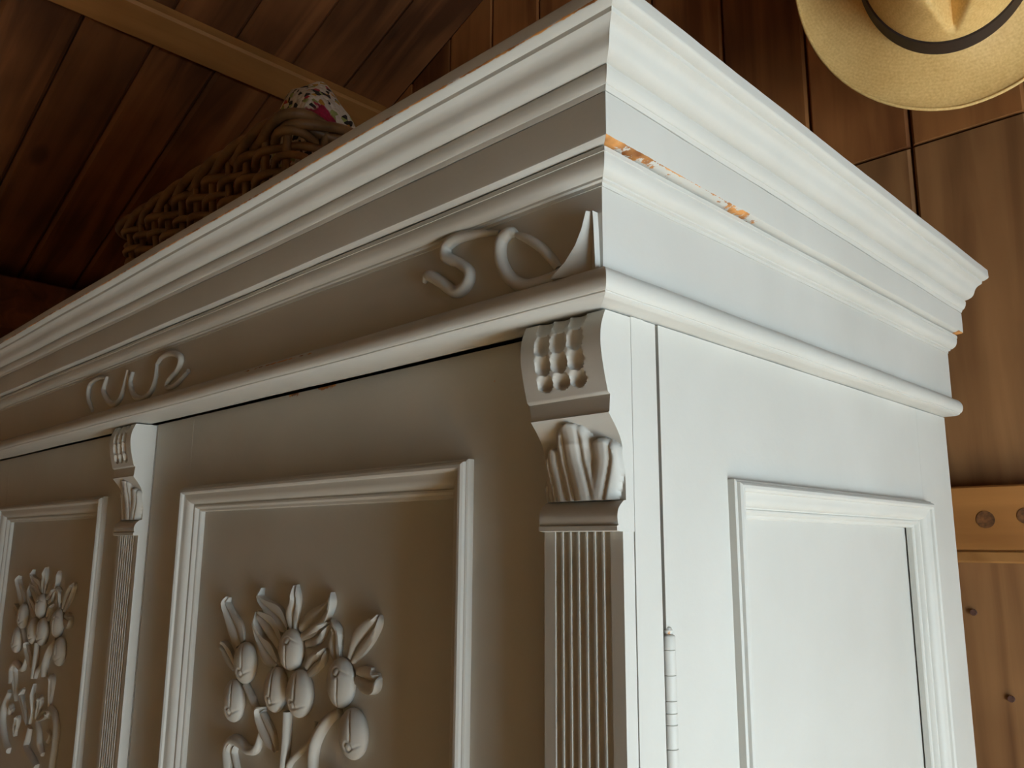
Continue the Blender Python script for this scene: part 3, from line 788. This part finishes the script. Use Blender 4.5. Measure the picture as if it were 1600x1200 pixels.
# ------------------------------------------------------------------ straw hat on the back wall
HX, HZ = .005, .592          # brim centre
CX, CZ, CA, CB = .005, .570, .098, .134   # crown centre and half axes
HB = YW-.008
hat = empty('straw_hat', (HX, HB, HZ+ZO))
tag(hat, 'tan straw hat with dark brown band hanging on the wooden back wall', 'hat')
def brim_y(a, t): return -.026*(1-t)**1.5-.016*t**2.6*(.30+.70*abs(math.cos(a)))-.0025*math.sin(3*a+1)*t
def hat_brim():
    nA, nR = 112, 14; V, F = [], []
    for side in (0, 1):
        for j in range(nR+1):
            t = j/nR
            for i in range(nA):
                a = 2*math.pi*i/nA
                ri = np.array([CX+CA*math.cos(a), CZ+CB*math.sin(a)]); ro = np.array([HX+.176*math.cos(a), HZ+.219*math.sin(a)])
                p = ri*(1-t)+ro*t
                V.append((p[0], HB-.008+brim_y(a, t)+(.0022 if side else 0), p[1]))
    n = (nR+1)*nA
    for j in range(nR):
        for i in range(nA):
            k = (i+1) % nA
            F.append((j*nA+i, j*nA+k, (j+1)*nA+k, (j+1)*nA+i)); F.append((n+j*nA+i, n+(j+1)*nA+i, n+(j+1)*nA+k, n+j*nA+k))
    for j in (0, nR):
        for i in range(nA): k = (i+1) % nA; F.append((j*nA+i, j*nA+k, n+j*nA+k, n+j*nA+i))
    return V, F
obj('brim', *hat_brim(), STRAW, hat, smooth=60)
eb = [(HX+.176*math.cos(a), HB-.007+brim_y(a, 1), HZ+.219*math.sin(a)) for a in [2*math.pi*i/96 for i in range(96)]]
obj('brim_edge', *closed_tube(eb, .0021, 8), STRAW, hat, smooth=60)
def crown_pt(a, s):
    """s 0..1 up the wall of the crown, 1..2 across its top; returns x, out, z"""
    H = .098
    if s <= 1:
        k = 1-.13*s-(.07*((s-.78)/.22)**2 if s > .78 else 0); h = H*s-(.004*((s-.78)/.22)**2 if s > .78 else 0)
    else:
        q = 2-s; k = .80*q; h = H-.004+.010*math.sin(math.pi/2*(1-q*q))
    x, z = CA*k*math.cos(a), CB*k*math.sin(a)
    # teardrop crease: runs along the top and breaks over the lower end of the crown
    if s <= 1:
        g = max(0, (s-.30)/.70); wd = .002+.026*g
        c = max(0, 1-abs(x)/wd)**.8*min(1, g*1.6)*(1 if z < 0 else 0)
        z += .052*c
        pin = sum(math.exp(-((x-sx*.070)/.026)**2) for sx in (-1, 1))*g*(1 if z < 0 else 0)
        z += .012*pin
    else:
        c = max(0, 1-abs(x)/.034); e = math.sin(a)*(2-s)
        h -= .036*c*(1 if e < .55 else max(0, 1-(e-.55)/.3))*(.55+.45*(s-1)); z += .052*max(0, 1-abs(x)/.028)**.8*max(0, 1-(s-1)*2.2)**1.5*(1 if z < 0 else 0)
        pin = sum(math.exp(-((x-sx*.070)/.026)**2) for sx in (-1, 1))*(1 if z < 0 else 0)
        z += .012*pin*(2-s)
    return x, h, z
def hat_crown():
    nA, nR, nT = 160, 26, 18; V, F = [], []
    S = [1*j/nR for j in range(nR+1)]+[1+j/nT for j in range(1, nT)]
    for s in S:
        for i in range(nA):
            x, h, z = crown_pt(2*math.pi*i/nA, s); V.append((CX+x, HB-.032-h, CZ+z))
    for j in range(len(S)-1):
        for i in range(nA): k = (i+1) % nA; F.append((j*nA+i, j*nA+k, (j+1)*nA+k, (j+1)*nA+i))
    c = len(V); x, h, z = crown_pt(0, 2); V.append((CX, HB-.032-h, CZ))
    for i in range(nA): F.append(((len(S)-1)*nA+i, (len(S)-1)*nA+(i+1) % nA, c))
    return V, F
obj('crown', *hat_crown(), STRAW, hat, smooth=70)
def hat_band():
    nA = 96; rings = []
    V, F = [], []
    sec = [(.000, 1.000), (.000, 1.016), (.019, .995), (.019, .972)]
    for i in range(nA):
        a = 2*math.pi*i/nA
        for h, k in sec: V.append((CX+CA*k*math.cos(a), HB-.0335-h, CZ+CB*k*math.sin(a)))
    for i in range(nA):
        k = (i+1) % nA
        for j in range(4): F.append((i*4+j, i*4+(j+1) % 4, k*4+(j+1) % 4, k*4+j))
    return V, F
obj('hat_band', *hat_band(), BANDM, hat, smooth=40)
# the hat hangs askew on its peg: crown turned a little towards the window
hat.location = (.0135, .648, .556+ZO); hat.rotation_euler = (0, 0, math.radians(16)); hat.scale = (.955, .955, .955)
